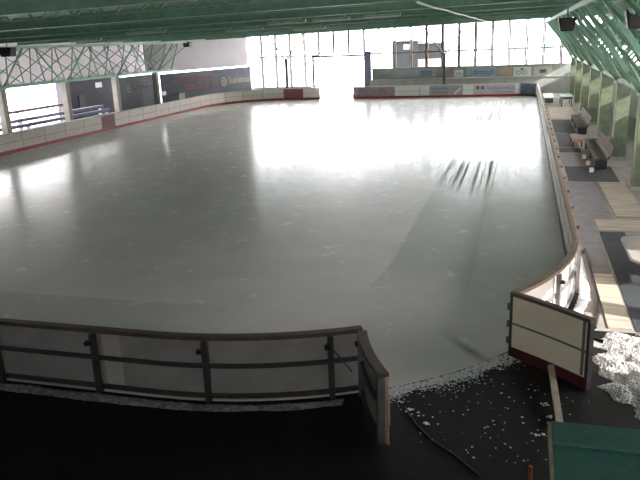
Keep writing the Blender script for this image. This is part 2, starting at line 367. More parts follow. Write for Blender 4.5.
m = MB(); m.box(7.3,7.38,10.0,73,4.35,zc(7)); struct('wall_right_upper', m, SHEETR, 'grey green sheeting high on the right side', 'wall')
m = MB(); m.box(7.0,7.12,15.8,71.9,0,3.3); struct('wall_right_lower', m, mat('olive_boarding', (.24, .28, .19), .8, (.15, .18, .12), 2, stretch=(1, 6, .3)), 'olive green boarded wall behind the right columns', 'wall')
m = MB(); m.box(7.3,7.5,-6,10.0,0,zc(7)); struct('wall_right_blocker', m, DARKWALL, 'unseen near right side wall added to shade the near end', 'wall')  # unseen wall, sized to shade the near floor and part of the heap

# far wall: low wall + ledge, advert band, windows
m = MB(); m.box(-15.0,8.3,72.0,72.2,0.0,2.58); struct('wall_far', m, WALLG, 'grey wall with sponsor signs under the far windows', 'wall')
m = MB(); m.box(-15.0,4.8,70.9,71.15,0.0,1.50); m.box(-15.0,4.8,70.82,71.23,1.50,1.58); struct('wall_far_low', m, LEDGE, 'low pale grey wall behind the far boards', 'wall')
m = MB(); m.box(-35,8.3,71.95,72.25,6.9,zc(8)); struct('wall_far_upper', m, GREEN, 'green fascia above the far windows', 'wall')
m = MB(); m.box(-28.4,-21.6,72.0,72.2,0.0,0.95); struct('wall_far_left', m, PUREW, 'white parapet under the far left windows', 'wall')
MS = 1.6
def window(i, xa, xb, zs, z1=6.9):
    fr = MB(); w = 0.14 if xa > -12 else 0.105
    for x in (xa, xb): fr.box(x-w/2, x+w/2, 72.02, 72.16, zs, z1)
    fr.box(xa+w/2, xb-w/2, 72.02, 72.16, zs, zs+0.09); fr.box(xa+w/2, xb-w/2, 72.02, 72.16, z1-0.07, z1); fr.box(xa+w/2, xb-w/2, 72.02, 72.16, 4.08, 4.24)
    o = fr.build('window_%d' % i, MULL if i % 3 else FRAMEB); o['kind'] = 'structure'
    o['label'] = '%s tall window bay of the far wall, counted from the right' % ORD[i-1]; o['category'] = 'window'
    for za, zz in ((zs+0.09, 4.08), (4.24, z1-0.07)):
        p = MB(); p.box(xa+w/2, xb-w/2, 72.08, 72.095, za, zz); p.build('pane', GLASS, o)
i = 1; x = 6.6
while x > -28.0:
    xa, xb = x-MS, x
    c = (xa+xb)/2
    zs = 2.58 if c > -15.1 else (4.12 if c > -21.4 else 0.95)
    if zs != 4.12: window(i, xa+0.075, xb-0.075, zs)
    else:
        fr = MB()
        for xx in (xa+0.055, xb-0.055): fr.box(xx-.05, xx+.05, 72.02, 72.16, 4.25, 6.9)
        fr.box(xa+.105, xb-.105, 72.02, 72.16, 4.25, 4.34); fr.box(xa+.105, xb-.105, 72.02, 72.16, 6.83, 6.9)
        o = fr.build('window_%d' % i, MULL if i % 3 else FRAMEB); o['kind'] = 'structure'; o['label'] = '%s tall window bay of the far wall, counted from the right, above the gateway' % ORD[i-1]; o['category'] = 'window'
        p = MB(); p.box(xa+.105, xb-.105, 72.08, 72.095, 4.34, 6.83); p.build('pane', GLASS, o)
    x -= MS; i += 1
# gateway frame at the far end
g = thing('door_1', (-18.3, 71.9, 0), 'blue grey steel frame of the open gateway at the far end', 'gateway'); g['kind'] = 'structure'
m = MB(); m.box(-21.35,-21.15,71.8,72.0,0,4.15); m.build('jamb', FRAMEB, g)
m = MB(); m.box(-15.75,-15.05,71.7,72.0,0,4.4); m.build('jamb', FRAMEB, g)
m = MB(); m.box(-21.15,-15.75,71.8,72.0,3.95,4.15); m.box(-21.15,-15.75,71.85,71.95,3.62,3.76); m.build('lintel', FRAMEB, g)

# ---------------------------------------------------------------- roof trusses, columns, lattices
TY = [7.5+6.5*k for k in range(10)]
for k, y in enumerate(TY):
    lab = '%s green lattice roof truss across the rink, counted from the near end' % ORD[k]
    t = thing('roof_truss', (-14.5, y, zb(-14.5)), lab, 'truss', 'green roof trusses across the rink')
    xa, xb = -32.0, 4.0
    ends = lambda x, z: (x, y, z)
    m = MB(); a, b = (xa, y, zb(xa)), (xb, y, zb(xb))
    hh = 0.30
    m.bar((xa,y,zb(xa)+.02),(xb,y,zb(xb)+.02),0.34,0.04); m.bar((xa,y,zb(xa)+hh/2),(xb,y,zb(xb)+hh/2),0.05,hh); m.bar((xa,y,zb(xa)+hh-.02),(xb,y,zb(xb)+hh-.02),0.34,0.04)
    m.build('bottom_chord', GREEN, t)
    m = MB(); m.bar((xa,y,zb(xa)+1.62),(xb,y,zb(xb)+1.62),0.2,0.18); m.build('top_chord', GREEN, t)
    m = MB(); n = 24; st = (xb-xa)/n
    for q in range(n):
        x = xa+q*st; up = q % 2 == 0
        m.bar((x,y,zb(x)+(hh if up else 1.55)),(x+st,y,zb(x+st)+(1.55 if up else hh)),0.09,0.09)
    m.build('lattice', GREEN, t)

def tree_column(x, y, h, dx, ztop, r, label, group, material=GREENL, dirs=(-1, 1), z0=0.0):
    c = thing('roof_column', (x, y, z0), label, 'column', group)
    m = MB(); m.box(x-r, x+r, y-r, y+r, z0+0.12, h); m.build('shaft', material, c, bevel=0.02)
    m = MB(); m.box(x-r-.08, x+r+.08, y-r-.08, y+r+.08, z0, z0+0.12); m.build('base', LEDGE, c)
    for s in dirs:
        e = (x+s*dx, y, ztop(x+s*dx)); m = MB(); bw = 0.2 if material is GREENL else (0.11 if material is not STEEL else 0.16); m.bar((x+s*r*0.5, y, h-0.05), e, bw, bw*.8); m.build('branch', GREEN if material is not STEEL else material, c)
    m = MB(); m.box(x-r-.05, x+r+.05, y-r-.05, y+r+.05, h, h+0.1); m.build('cap', GREEN if material is not STEEL else material, c)
    return c
for k, y in enumerate(TY[1:]):
    tree_column(4.25, y+0.02 if False else y, 3.35, 2.35, lambda x: 6.55, 0.28, ('green steel column beside the dirty snow heap' if k == 0 else 'green steel column beside the rounded pale table' if k == 1 else '%s green steel column beyond the rounded table on the right walkway' % ORD[k-2]), 'green columns on the right')
LY = [31.0, 37.4, 44.0, 50.6, 57.2]
for k, y in enumerate(LY):
    tree_column(-31.7, y, 3.45, 2.2, lambda x: 6.1, 0.22, ['pale column behind the left boards at the near end of the stand benches','pale column at the left edge of the white opening','pale column between the white opening and the dark hut','pale column between the dark hut and the grey emblem banner','pale column between the two navy banners'][k], 'pale columns on the left', PALECOL)
for x, w in ((-7.45, 'right of the grey building'), (-23.7, 'left of the gateway')):
    tree_column(x, 70.35, 3.9, 2.0, lambda x: 6.5, 0.14, 'slender grey forked column at the far windows, %s' % w, 'forked columns at the far windows', STEEL)

def lattice(x0, z0, dx, z1, ya, yb, pitch, label, name='roof_lattice', w=0.07):
    t = thing(name, (x0, (ya+yb)/2, z0), label, 'lattice girder', 'lattice girders on the sides')
    m = MB(); m.bar((x0, ya, z0), (x0, yb, z0), 0.16, 0.2); m.build('bottom_chord', GREEN, t)
    m = MB(); m.bar((x0+dx, ya, z1), (x0+dx, yb, z1), 0.14, 0.16); m.build('top_chord', GREEN, t)
    m = MB(); y = ya
    while y+pitch <= yb+0.01:
        m.bar((x0, y, z0+.05), (x0+dx, y+pitch, z1-.05), w); m.bar((x0+dx*.98, y, z1-.05), (x0+dx*.02, y+pitch, z0+.05), w)
        y += pitch
    m.build('lattice', GREEN, t)
lattice(-31.45, 3.62, 2.1, 6.0, 29.0, 61.0, 2.2, 'green crossed lattice girder sloping inward above the left columns')
lattice(-31.95, 3.62, -2.1, 6.0, 29.0, 61.0, 2.2, 'green crossed lattice girder sloping outward behind the left columns')
lattice(4.05, 3.55, -2.2, 6.5, 10.0, 71.0, 3.25, 'green lattice girder sloping inward above the right columns', w=0.09)
lattice(4.45, 3.55, 2.3, 6.5, 10.0, 71.0, 3.25, 'green lattice girder sloping outward above the right walkway', w=0.09)

# lamps under the trusses, cable, loudspeakers
def lamp(x, y, L, label):
    z = zb(x)-0.14
    t = thing('strip_light', (x, y, z), label, 'lamp', 'unlit strip lights under the roof trusses')
    m = MB(); m.bar((x-L/2, y, z), (x+L/2, y, z+0.018*L), 0.12, 0.09); m.build('housing', LAMPH, t)
    m = MB(); m.tube([(x-L/2+.06, y, z-.06), (x+L/2-.06, y, z-.06+0.018*L)], 0.025); m.build('tube', PUREW, t)
    for s in (-0.35, 0.35):
        m = MB(); m.bar((x+s*L, y, z+0.04+0.018*s*L), (x+s*L, y, z+0.15+0.018*s*L), 0.04); m.build('hanger', GREEN, t)
for k, (x, y, L) in enumerate([(-15.2, 27.0, 1.9), (-22.5, 33.5, 2.0), (-13.4, 33.5, 2.0), (-9.0, 27.0, 1.6), (-7.2, 27.0, 1.5), (-12.0, 40.0, 2.0), (-5.2, 27.0, 1.4), (-24.5, 40.0, 2.0)]):
    lamp(x, y, L, ['unlit strip light above the gap between the two navy banners','unlit strip light above the dark hut, leftmost strip light','unlit strip light above the right end of the red lettered banner','unlit strip light above the maroon board left of the far gateway','unlit strip light above the far gateway, higher of two there','unlit strip light above the far gateway, lower of two there','unlit strip light right of the far gateway, rightmost strip light','unlit strip light above the navy banner with the grey emblem'][k])
m = MB(); m.tube([(-2.9, 20.0+4*i, 6.58-0.05*math.sin(i*math.pi/1.0)-(0.03 if i % 2 else 0)) for i in range(11)], 0.035)
cb = m.build('cable', LAMPH); tag(cb, 'pale cable run under the roof along the rink, top right of centre', 'cable')
def speaker(x, y, z, w, h, d, label, top):
    t = thing('loudspeaker', (x, y, z-h/2), label, 'loudspeaker', 'black loudspeakers under the roof')
    m = MB(); m.hexa([(x-w*.35,y-d/2,z-h/2),(x+w*.35,y-d/2,z-h/2),(x+w*.35,y+d/2,z-h/2),(x-w*.35,y+d/2,z-h/2),(x-w/2,y-d/2,z+h/2),(x+w/2,y-d/2,z+h/2),(x+w/2,y+d/2,z+h/2),(x-w/2,y+d/2,z+h/2)])
    m.build('cabinet', BLACK, t, bevel=0.03)
    m = MB(); m.box(x-w*.33, x+w*.33, y-d/2-.02, y-d/2-.001, z-h*.42, z+h*.42); m.build('grille', DARKST, t)
    m = MB(); m.bar((x, y, z+h/2-.02), (x, y, top), 0.06); m.build('bracket', GREEN, t)
speaker(1.42, 27.0, 5.86, 0.62, 0.46, 0.4, 'black loudspeaker hung under a truss near the far right window corner', 6.72)
speaker(2.36, 17.2, 5.84, 0.55, 0.42, 0.35, 'black loudspeaker at the top right corner, nearest of all', 8.4)
speaker(-29.4, 59.5, 5.80, 0.75, 0.45, 0.5, 'small black loudspeaker hung above the navy banner', 6.2)
speaker(-27.5, 33.5, 5.74, 0.85, 0.5, 0.5, 'black loudspeaker hung at the upper left over the white opening', 6.22)

# ---------------------------------------------------------------- boards
P = Path(near_path); cuts = [0, 0.49]
while cuts[-1]+2.0 < P.len: cuts.append(cuts[-1]+2.0)
for k, (a, b) in enumerate(zip(cuts, cuts[1:])):
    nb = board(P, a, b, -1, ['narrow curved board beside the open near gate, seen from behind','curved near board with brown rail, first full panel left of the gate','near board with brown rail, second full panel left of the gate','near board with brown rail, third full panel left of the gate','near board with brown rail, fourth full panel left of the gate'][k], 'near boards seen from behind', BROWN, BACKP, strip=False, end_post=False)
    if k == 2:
        m = MB(); sweep(m, P, b-0.40, b-0.06, 0.031, 0.036, 0.14, 1.09, -1); m.build('pale_strip', PATCH, nb)  # paler upright strip on the back of one near panel
P = Path(right_path); cuts = [0, 1.5]
while cuts[-1]+3.2 < P.len: cuts.append(cuts[-1]+2.1)
cuts.append(P.len)
for k, (a, b) in enumerate(zip(cuts, cuts[1:])):
    board(P, a, b, 1, ('curved brown railed board beside the near right gate leaf, white back in the sun' if k == 0 else '%s brown railed board of the right side, counted from the near right gate' % ORD[k]), 'right side boards', TANRAIL, WHITE, kick=DARKST)  # dark kick plates put the shade of the inner faces into the colour
P = Path(far_path)
fx = [XR-RS, -0.67, -4.38, -5.4, -8.49, -9.45, -11.87, -16.03]
def far_ad_red(a):
    m = MB(); m.box(-4.2,-3.9,YF-.02,YF-.009,.68,.98); m.box(-3.75,-3.45,YF-.02,YF-.009,.68,.98); m.build('emblem', REDTX, a)
    m = MB(); letters(m, (-3.2,YF-.012,.68), (1,0,0), (0,0,1), 2.4, .27, 14, 3); m.build('lettering', MAGTX, a)
    m = MB(); letters(m, (-2.6,YF-.012,.33), (1,0,0), (0,0,1), 1.8, .18, 12, 4); m.build('lettering', GREYTX, a)
def far_ad_grey(a):
    m = MB(); letters(m, (-8.3,YF-.012,.72), (1,0,0), (0,0,1), 1.6, .22, 9, 5); m.build('lettering', BLUETX, a)
    m = MB(); letters(m, (-8.3,YF-.012,.42), (1,0,0), (0,0,1), 1.6, .16, 10, 6); m.build('lettering', MAGTX, a)
    m = MB(); letters(m, (-6.5,YF-.012,.72), (1,0,0), (0,0,1), .9, .2, 6, 8); m.build('lettering', GREYTX, a)
    m = MB(); m.bar((-6.2,YF-.012,.3),(-5.6,YF-.012,.85),.16,.016,up=(0,1,0)); m.build('stripe', PUREW, a)
spec = [('white board with grey mid line at the far right, beside the slate corner', None, None),
        ('lilac advert board with magenta lettering on the far end', LILACAD, far_ad_red),
        ('short white board between the two lettered adverts of the far end', None, None),
        ('grey advert board with blue and red lines on the far end', GREYAD, far_ad_grey),
        ('short white board left of the grey advert on the far end', None, None),
        ('wide white board right of the mauve advert on the far end', None, None),
        ('mottled mauve advert board beside the far gateway', PURPLE, None)]
for (xa, xb), (lab, ad, ex) in zip(zip(fx, fx[1:]), spec):
    board(P, XR-RS-xa, XR-RS-xb, 1, lab, 'far end boards', CREAM, PUREW if ad is None else WHITE, ad=ad, extra=ex)
P = Path(left_path)
tY = lambda y: P.len-(y-29.0)          # arc length at a given Y on the straight
cuts = [0, 1.68, 3.69]
arc_end = tY(YF-RC); s = 3.69
n = round((tY(45.25)-s)/2.1)
cuts += [s+(tY(45.25)-s)*q/n for q in range(1, n+1)]
cuts += [tY(43.55)]
while cuts[-1]+2.1 < P.len: cuts.append(cuts[-1]+2.1)
mi = cuts.index(tY(43.55))
for k, (a, b) in enumerate(zip(cuts, cuts[1:])):
    ad = None
    if k == 1: lab, ad = 'maroon advert board on the far end, left of the gateway', MAROON
    elif k == 0: lab = 'end board with white face beside the open far gap'
    elif k == mi-1: lab, ad = 'maroon advert board midway along the left side', MAROON
    elif k >= mi: lab = 'cream board with red kick strip, left side, %s nearer than the maroon advert' % ORD[k-mi]
    else: lab = 'cream board with red kick strip, left side, %s beyond the maroon advert' % ORD[mi-2-k]
    board(P, a, b, 1, lab, 'left side boards', CREAM, WHITE, ad=ad)

# slate advert on the far right corner is its own hung sheet
m = MB(); m.box(0.02, 1.2, YF-1.0, YF-0.98, 0.25, 1.1)
q = MB(); P2 = Path(right_path); sweep(q, P2, P2.len-1.9, P2.len-0.05, -0.03, -0.013, 0.22, 1.09, 1); q = q.build('advert_sheet', SLATEAD)
tag(q, 'slate blue advert sheet in the far right corner of the boards', 'advert')

# gate leaves at the near right corner
def leaf(h, e, label, curve, top_m, face_m, kick_side, mid_brace):
    h = Vector((*h, 0)); e = Vector((*e, 0)); d = (e-h); L = d.length; d.normalize(); n = Vector((d.y, -d.x, 0))
    pts = [h+d*(L*i/8)+n*(curve*4*(i/8)*(1-i/8)) for i in range(9)]
    pth = Path([(p.x, p.y) for p in pts])
    t = thing('gate_leaf', (h.x, h.y, 0), label, 'gate', 'open gate leaves at the near corner')
    return t, pth
t, pth = leaf((-0.04, 12.0), (1.215, 10.94), 'cream right gate leaf swung open, red kick strip, dark frame', -0.03, None, None, None, None)
Z0 = 0.008
L = pth.len
m = MB(); sweep(m, pth, 0.03, L-0.03, -0.01, 0.02, Z0, 1.18, 1); m.build('face_panel', CREAMP, t)
m = MB(); sweep(m, pth, 0.03, L-0.03, 0.02, 0.035, Z0, 0.20, 1); m.build('kick_plate', MAROONK, t)
m = MB(); sweep(m, pth, 0, L, -0.07, 0.05, 1.18, 1.24, 1); m.build('top_rail', BROWN, t)
m = MB(); sweep(m, pth, 0.03, L-0.03, 0.02, 0.032, 0.64, 0.675, 1); m.build('middle_strip', STEEL, t)
for a, w in ((0.02, 0.05), (L-0.03, 0.06)):
    m = MB(); cross_post(m, pth, a, -0.06, 0.04, Z0, 1.18, w, 1); m.build('stile', DARKST, t)
m = MB(); cross_post(m, pth, L-0.13, 0.02, 0.03, 0.22, 1.18, 0.05, 1); m.build('edge_trim', STEEL, t)
m = MB(); sweep(m, pth, 0.05, L-0.06, -0.07, -0.01, 0.58, 0.64, 1); m.build('back_rail', STEEL, t)
for z in (0.3, 0.62, 0.95):
    m = MB(); m.tube([(-0.085, 12.03, z-.06), (-0.085, 12.03, z+.06)], 0.03); m.build('hinge', STEEL, t)
m = MB(); p, d = pth.at(L); m.bar((p.x+.03, p.y-.02, .93), (p.x+.17, p.y-.06, .90), .05); m.build('latch', BLACK, t)

m = MB(); m.hexa([(-.06,12.035,.0),(.06,12.035,.0),(.06,12.20,.0),(-.035,12.20,.0),(-.06,12.035,1.09),(.06,12.035,1.09),(.06,12.20,1.09),(-.035,12.20,1.09)]); tag(m.build('sun_gap_post', STEEL), 'added dark post blocking sun through the right gate hinge gap', 'post')  # post added to stop sun leaking through the hinge gap onto the ice
Z0 = 0.03
t, pth = leaf((-2.30, 10.02), (-1.68, 8.62), 'curved left gate leaf swung open towards the viewer, brown rail', 0.06, None, None, None, None)
L = pth.len
# the ice face looks to +x (towards the opening); ribs on the -x side
m = MB(); sweep(m, pth, 0.03, L-0.03, -0.02, 0.01, Z0, 1.11, 1); m.build('face_panel', BACKP, t)
m = MB(); sweep(m, pth, 0, L, -0.05, 0.10, 1.11, 1.17, 1); m.build('top_rail', BROWN, t)
for z in (0.06, 0.60):
    m = MB(); sweep(m, pth, 0.05, L-0.06, 0.01, 0.07, z, z+0.07, 1); m.build('rail', DARKST, t)
for a in (0.04, L-0.06):
    m = MB(); cross_post(m, pth, a, 0.01, 0.11, Z0, 1.11, 0.08, 1); m.build('stile', STEEL, t)
m = MB(); cross_post(m, pth, L+0.0, -0.035, -0.02, Z0, 1.11, 0.03, 1); m.build('edge_trim', ORGED, t)
m = MB(); cross_post(m, pth, L-0.005, -0.055, -0.036, 0.35, 0.78, 0.03, 1); m.build('edge_stripe', BLUEED, t)
for z in (0.3, 0.85):
    m = MB(); m.tube([(-2.33, 10.0, z-.06), (-2.33, 10.0, z+.06)], 0.03); m.build('hinge', STEEL, t)
# wire brace on the near fence
m = MB(); m.tube([(-2.86, 9.80, 1.0), (-2.50, 9.96, 0.45)], 0.012); tag(m.build('brace_wire', DARKST), 'thin diagonal brace behind the near board beside the gate', 'brace')

# ---------------------------------------------------------------- left side: stands, huts, banners, outdoors
for k, (x, z) in enumerate([(-32.6, 0.62), (-33.2, 0.92), (-33.8, 1.22)]):
    t = thing('stand_bench', (x, 42.0, 0), 'long blue grey stand bench behind the left boards, %s row' % ['lowest', 'middle', 'top'][k], 'bench', 'stand benches on the left')
    m = MB(); m.box(x-.19, x+.19, 31.0, 51.5, z-.06, z); m.build('seat', BLEACH, t)
    m = MB(); m.box(x+.13, x+.17, 31.0, 51.5, z-.22, z-.061); m.build('riser', BLEACH, t)
    for y in (31.3, 36.3, 41.3, 46.3, 51.2):
        m = MB(); m.box(x-.15, x+.125, y-.06, y+.06, 0.0, z-.06); m.build('leg', STEEL, t)
t = thing('handrail', (-34.3, 42, 0), 'brown handrail behind the stand benches on the left', 'rail')
m = MB(); m.box(-34.4, -34.2, 31, 47.2, 1.58, 1.78); m.build('top_bar', HANDR, t)
for y in (31.2, 36.5, 41.8, 47.0):
    m = MB(); m.box(-34.34, -34.26, y-.04, y+.04, 0, 1.58); m.build('post', HANDR, t)
t = thing('hut', (-36.6, 54, 0), 'dark purple wooden hut beyond the left columns, white sign', 'hut')
m = MB(); m.box(-37.2, -36.0, 50.3, 58.3, -.06, 3.2); m.build('wall', DARKWL, t)
m = MB(); m.prism([(-37.4, 3.2), (-35.8, 3.2), (-35.8, 3.32), (-37.4, 3.4)], 50.2, 58.5); m.build('roof', DARKST, t)
m = MB(); m.box(-36.0, -35.95, 54.2, 55.2, 2.45, 2.9); m.build('sign', PUREW, t)
m = MB(); m.box(-36.0, -35.96, 51.6, 52.5, -.05, 2.0); m.build('door', DARKST, t)
# navy partition with round emblem
def banner(a, b, z0, z1, label, deco):
    a = Vector((*a, 0)); b = Vector((*b, 0)); u = (b-a).normalized(); n = Vector((u.y, -u.x, 0))  # n faces the rink
    t = thing('banner', ((a.x+b.x)/2, (a.y+b.y)/2, z0), label, 'banner', 'navy banners behind the left boards')
    m = MB(); q = [a, b, b-n*.05, a-n*.05]; m.hexa([p+Vector((0,0,z0)) for p in q]+[p+Vector((0,0,z1)) for p in q]); m.build('sheet', BANNER, t)
    for f in (0.04, 0.35, 0.66, 0.97):
        p = a.lerp(b, f)-n*.1; m = MB(); m.box(p.x-.05, p.x+.05, p.y-.05, p.y+.05, 0, z1); m.build('post', STEEL, t)
    deco(t, a, u, n, (b-a).length)
def emblem(t, c, u, r, mm):
    n = Vector((u.y, -u.x, 0)); m = MB(); v = Vector((0,0,1))
    N_ = 24; th = 0.012
    for i in range(N_):
        a0, a1 = 2*math.pi*i/N_, 2*math.pi*(i+1)/N_
        p = [c+(u*math.cos(a)+v*math.sin(a))*rr for a, rr in ((a0, r), (a1, r), (a1, r*.68), (a0, r*.68))]
        m.hexa([q-n*.002 for q in p]+[q+n*th for q in p])
    for f in (0.28, 0.0, -0.28):
        hw = r*0.5 if f == 0 else r*0.42
        p = [c-u*hw+v*(f*r-.07*r), c+u*hw+v*(f*r-.07*r), c+u*hw+v*(f*r+.07*r), c-u*hw+v*(f*r+.07*r)]
        m.hexa([q-n*.002 for q in p]+[q+n*th for q in p])
    m.build('emblem', mm, t)
def deco1(t, a, u, n, L):
    emblem(t, a+u*2.2+Vector((0,0,2.35))+n*.002, u, 0.38, GREYTX)
    m = MB(); letters(m, a+u*3.1+Vector((0,0,2.12))+n*.003, u, (0,0,1), 3.0, 0.5, 7, 11, 0.012); m.build('lettering', GREYTX, t)
def deco2(t, a, u, n, L):
    m = MB(); letters(m, a+u*1.4+Vector((0,0,2.45))+n*.003, u, (0,0,1), 6.2, 0.4, 16, 12, 0.012); m.build('lettering', REDTX, t)
    m = MB(); letters(m, a+u*3.2+Vector((0,0,1.65))+n*.003, u, (0,0,1), 4.4, 0.55, 10, 13, 0.012); m.build('lettering', REDTX, t)
    emblem(t, a+u*9.1+Vector((0,0,2.0))+n*.002, u, 0.45, YELTX)
    m = MB(); letters(m, a+u*9.9+Vector((0,0,1.75))+n*.003, u, (0,0,1), 3.5, 0.6, 8, 14, 0.012); m.build('lettering', YELTX, t)
banner((-32.6, 51.8), (-32.6, 58.8), 0.15, 3.34, 'navy banner with a grey round emblem, nearer of the two on the left', deco1)
banner((-31.9, 58.4), (-28.25, 71.7), 0.15, 3.28, 'navy banner with red lettering and a yellow emblem, far left corner', deco2)
t = thing('cabinet', (-30.3, 58.3, 0), 'grey metal cabinet standing in front of the red lettered banner', 'cabinet')
m = MB(); m.box(-30.6, -29.9, 57.9, 59.1, 0.05, 1.5); m.build('body', GREYBX, t, bevel=0.02)
m = MB(); m.box(-29.9, -29.88, 57.98, 59.02, 0.12, 1.42); m.build('door', GREYBX, t)
m = MB(); m.box(-30.65, -29.85, 57.85, 59.15, 1.5, 1.56); m.build('lid', STEEL, t)
m = MB(); m.box(-29.88, -29.84, 58.1, 58.16, .7, .95); m.build('handle', BLACK, t)
t = thing('notice_board', (-30.9, 57.0, 0), 'small white notice on a post left of the grey cabinet', 'sign')
m = MB(); m.box(-30.93, -30.87, 56.97, 57.03, 0, 1.6); m.build('post', STEEL, t)
m = MB(); m.box(-30.87, -30.84, 56.6, 57.3, 1.5, 1.85); m.build('plate', PUREW, t)

def house(x, y, w, d, h, roof_h, label, wallm, roofm, rz=0, windows=3, floors=1):
    t = thing('house', (x, y, -0.06), label, 'house', 'houses beyond the rink')
    m = MB(); m.box(x-w/2, x+w/2, y-d/2, y+d/2, -.06, h); m.build('wall', wallm, t)
    m = MB(); m.prism([(x-w/2-.5, h), (x+w/2+.5, h), (x, h+roof_h)], y-d/2-.5, y+d/2+.5); m.build('roof', roofm, t)
    for f in range(floors):
        for q in range(windows):
            yy = y-d/2+d*(q+.5)/windows; z = 1.0+f*2.8
            for sx in ((x+w/2) if x < 0 else (x-w/2-.04),):
                m = MB(); m.box(sx, sx+.04, yy-.5, yy+.5, z, z+1.3); m.build('window', GLASSD, t)
            xx = x-w/2+w*(q+.5)/windows
            m = MB(); m.box(xx-.5, xx+.5, y-d/2-.04, y-d/2, z, z+1.3); m.build('window', GLASSD, t)
house(-98, 112, 12, 10, 3.4, 2.2, 'pink house with red roof, far outside beyond the left opening', PINKW, TILE)
house(-120, 128, 14, 12, 3.2, 2.4, 'grey house far outside, behind the pink house', BUILDG, TILE)
house(-92, 142, 12, 12, 3.2, 2.2, 'beige house with red roof, far outside beyond the dark hut', PALEWD, TILE)

# building seen through the far windows
t = thing('building', (-11.4, 81.0, -0.06), 'grey building outside the far windows with a white sign', 'building')
m = MB(); m.box(-14.2, -11.35, 79.5, 84, -.06, 5.18); m.build('tower', BUILDG, t)
m = MB(); m.box(-11.35, -8.7, 79.8, 84, -.06, 4.85); m.build('wing', BUILDG, t)
m = MB(); m.box(-12.9, -12.1, 79.45, 79.5, 4.35, 4.85); sg = m.build('sign', PUREW, t)
m = MB(); letters(m, (-12.8, 79.44, 4.48), (1,0,0), (0,0,1), .6, .22, 4, 21, .01); m.build('lettering', MAGTX, sg)
m = MB(); m.box(-11.3, -8.75, 79.74, 79.8, 2.4, 3.2); wb = m.build('hoarding', PUREW, t)
m = MB(); letters(m, (-11.1, 79.73, 2.7), (1,0,0), (0,0,1), 1.0, .35, 4, 22, .01); m.build('lettering', REDTX, wb)
m = MB(); letters(m, (-9.9, 79.73, 2.7), (1,0,0), (0,0,1), 1.0, .25, 5, 23, .01); m.build('lettering', BLUETX, wb)
m = MB(); m.box(-14.3, -11.3, 79.4, 84.1, 5.18, 5.3); m.box(-11.3, -8.6, 79.7, 84.1, 4.85, 4.95); m.build('roof_edge', BLEACH, t)

# signs on the far wall
def sign(x0, x1, z0, z1, label, mm, deco=None):
    t = thing('sponsor_sign', ((x0+x1)/2, 71.98, z0), label, 'sign', 'sponsor signs on the far wall')
    m = MB(); m.box(x0, x1, 71.95, 71.998, z0, z1); m.build('plate', mm, t)
    if deco: deco(t)
def lt(o, w, h, n, seed, mm):
    return lambda t: (lambda m: (letters(m, (o[0], 71.947, o[1]), (1,0,0), (0,0,1), w, h, n, seed, .01), m.build('lettering', mm, t)))(MB())
sign(-14.9, -12.6, 1.7, 2.5, 'pale grey sign on the far wall, next to the gateway frame', WALLG, lt((-14.3, 1.85), 1.2, .18, 7, 31, BLUETX))
sign(-12.5, -10.3, 1.65, 2.5, 'plain grey sign on the far wall under the grey building', GREYAD)
sign(-10.2, -8.6, 1.7, 2.5, 'sign with a blue green square on the far wall left of the forked column', LEDGE, lambda t: (lambda m: (m.box(-10.0, -8.8, 71.935, 71.95, 1.85, 2.35), m.build('panel', mat('teal_panel', (0.16, 0.30, 0.34), .5), t)))(MB()))
sign(-8.4, -6.75, 1.65, 2.45, 'dusky pink sign on the far wall behind the forked column', PURPLE)
sign(-6.6, -5.75, 1.6, 2.3, 'small white sign with dark letters on the far wall', PUREW, lt((-6.4, 1.8), .5, .3, 3, 33, BLUETX))
sign(-5.4, -2.5, 1.5, 2.5, 'wide pale blue sign with dark slanted lettering on the far wall', mat('pale_blue_sign', (0.46, 0.55, 0.66), .5), lt((-5.0, 1.85), 2.3, .4, 9, 34, BLUETX))
sign(-2.35, -1.05, 1.65, 2.4, 'peach coloured sign on the far wall', mat('peach_sign', (0.72, 0.50, 0.36), .5))
def ringdeco(t):
    for x in (-0.45, 0.1):
        m = MB(); N_ = 16
        m.tube([(x+.22*math.cos(2*math.pi*i/N_), 71.94, 1.9+.15*math.sin(2*math.pi*i/N_)) for i in range(N_)], .035, 6, True); m.build('emblem', GREYTX, t)
    m = MB(); m.box(-.25, .0, 71.935, 71.95, 2.12, 2.3); m.build('crest', GREENTB, t)
sign(-0.95, 0.75, 1.55, 2.42, 'white sign with two dark ring marks on the far wall', PUREW, ringdeco)
sign(0.95, 2.65, 1.52, 2.42, 'cream sign with a dark square on the far wall, rightmost', CREAM, lambda t: (lambda m: (m.box(1.5, 2.15, 71.935, 71.95, 1.8, 2.15), m.build('panel', SLATEAD, t)))(MB()))

# ---------------------------------------------------------------- right walkway
def rmat(poly, label, mm, name='rubber_mat', cat='mat', h=0.014, grp='mats on the right walkway'):
    m = MB(); m.slab(poly, 0.0, h); return tag(m.build(name, mm), label, cat, grp)
def rect(x0, x1, y0, y1): return [(x0,y0),(x1,y0),(x1,y1),(x0,y1)]
rmat(rect(2.30, 2.98, 13.5, 20.8), 'long dark mat at the right edge, beside the snow heap', MATD)
rmat([(1.72, 17.0), (2.22, 17.0), (2.26, 20.6), (2.23, 22.3), (2.86, 22.3), (2.88, 28.1), (1.72, 28.1)], 'grey walkway mat along the right boards', MATG)
rmat(rect(1.86, 3.72, 28.2, 31.4), 'dark mat across the walkway in front of the nearest bench', MATD)
rmat(rect(1.80, 2.95, 31.6, 34.9), 'grey ribbed mat between the dark mats beside the white blocks', MATG)
rmat(rect(1.85, 2.85, 35.2, 36.6), 'small dark mat beside the low wooden platform', MATD)
rmat(rect(1.90, 2.85, 36.9, 42.0), 'slate grey mat beside the right boards, left of the low platform', mat('slate_mat', (0.085, 0.09, 0.10), .8, (0.06, 0.065, 0.075), 3))
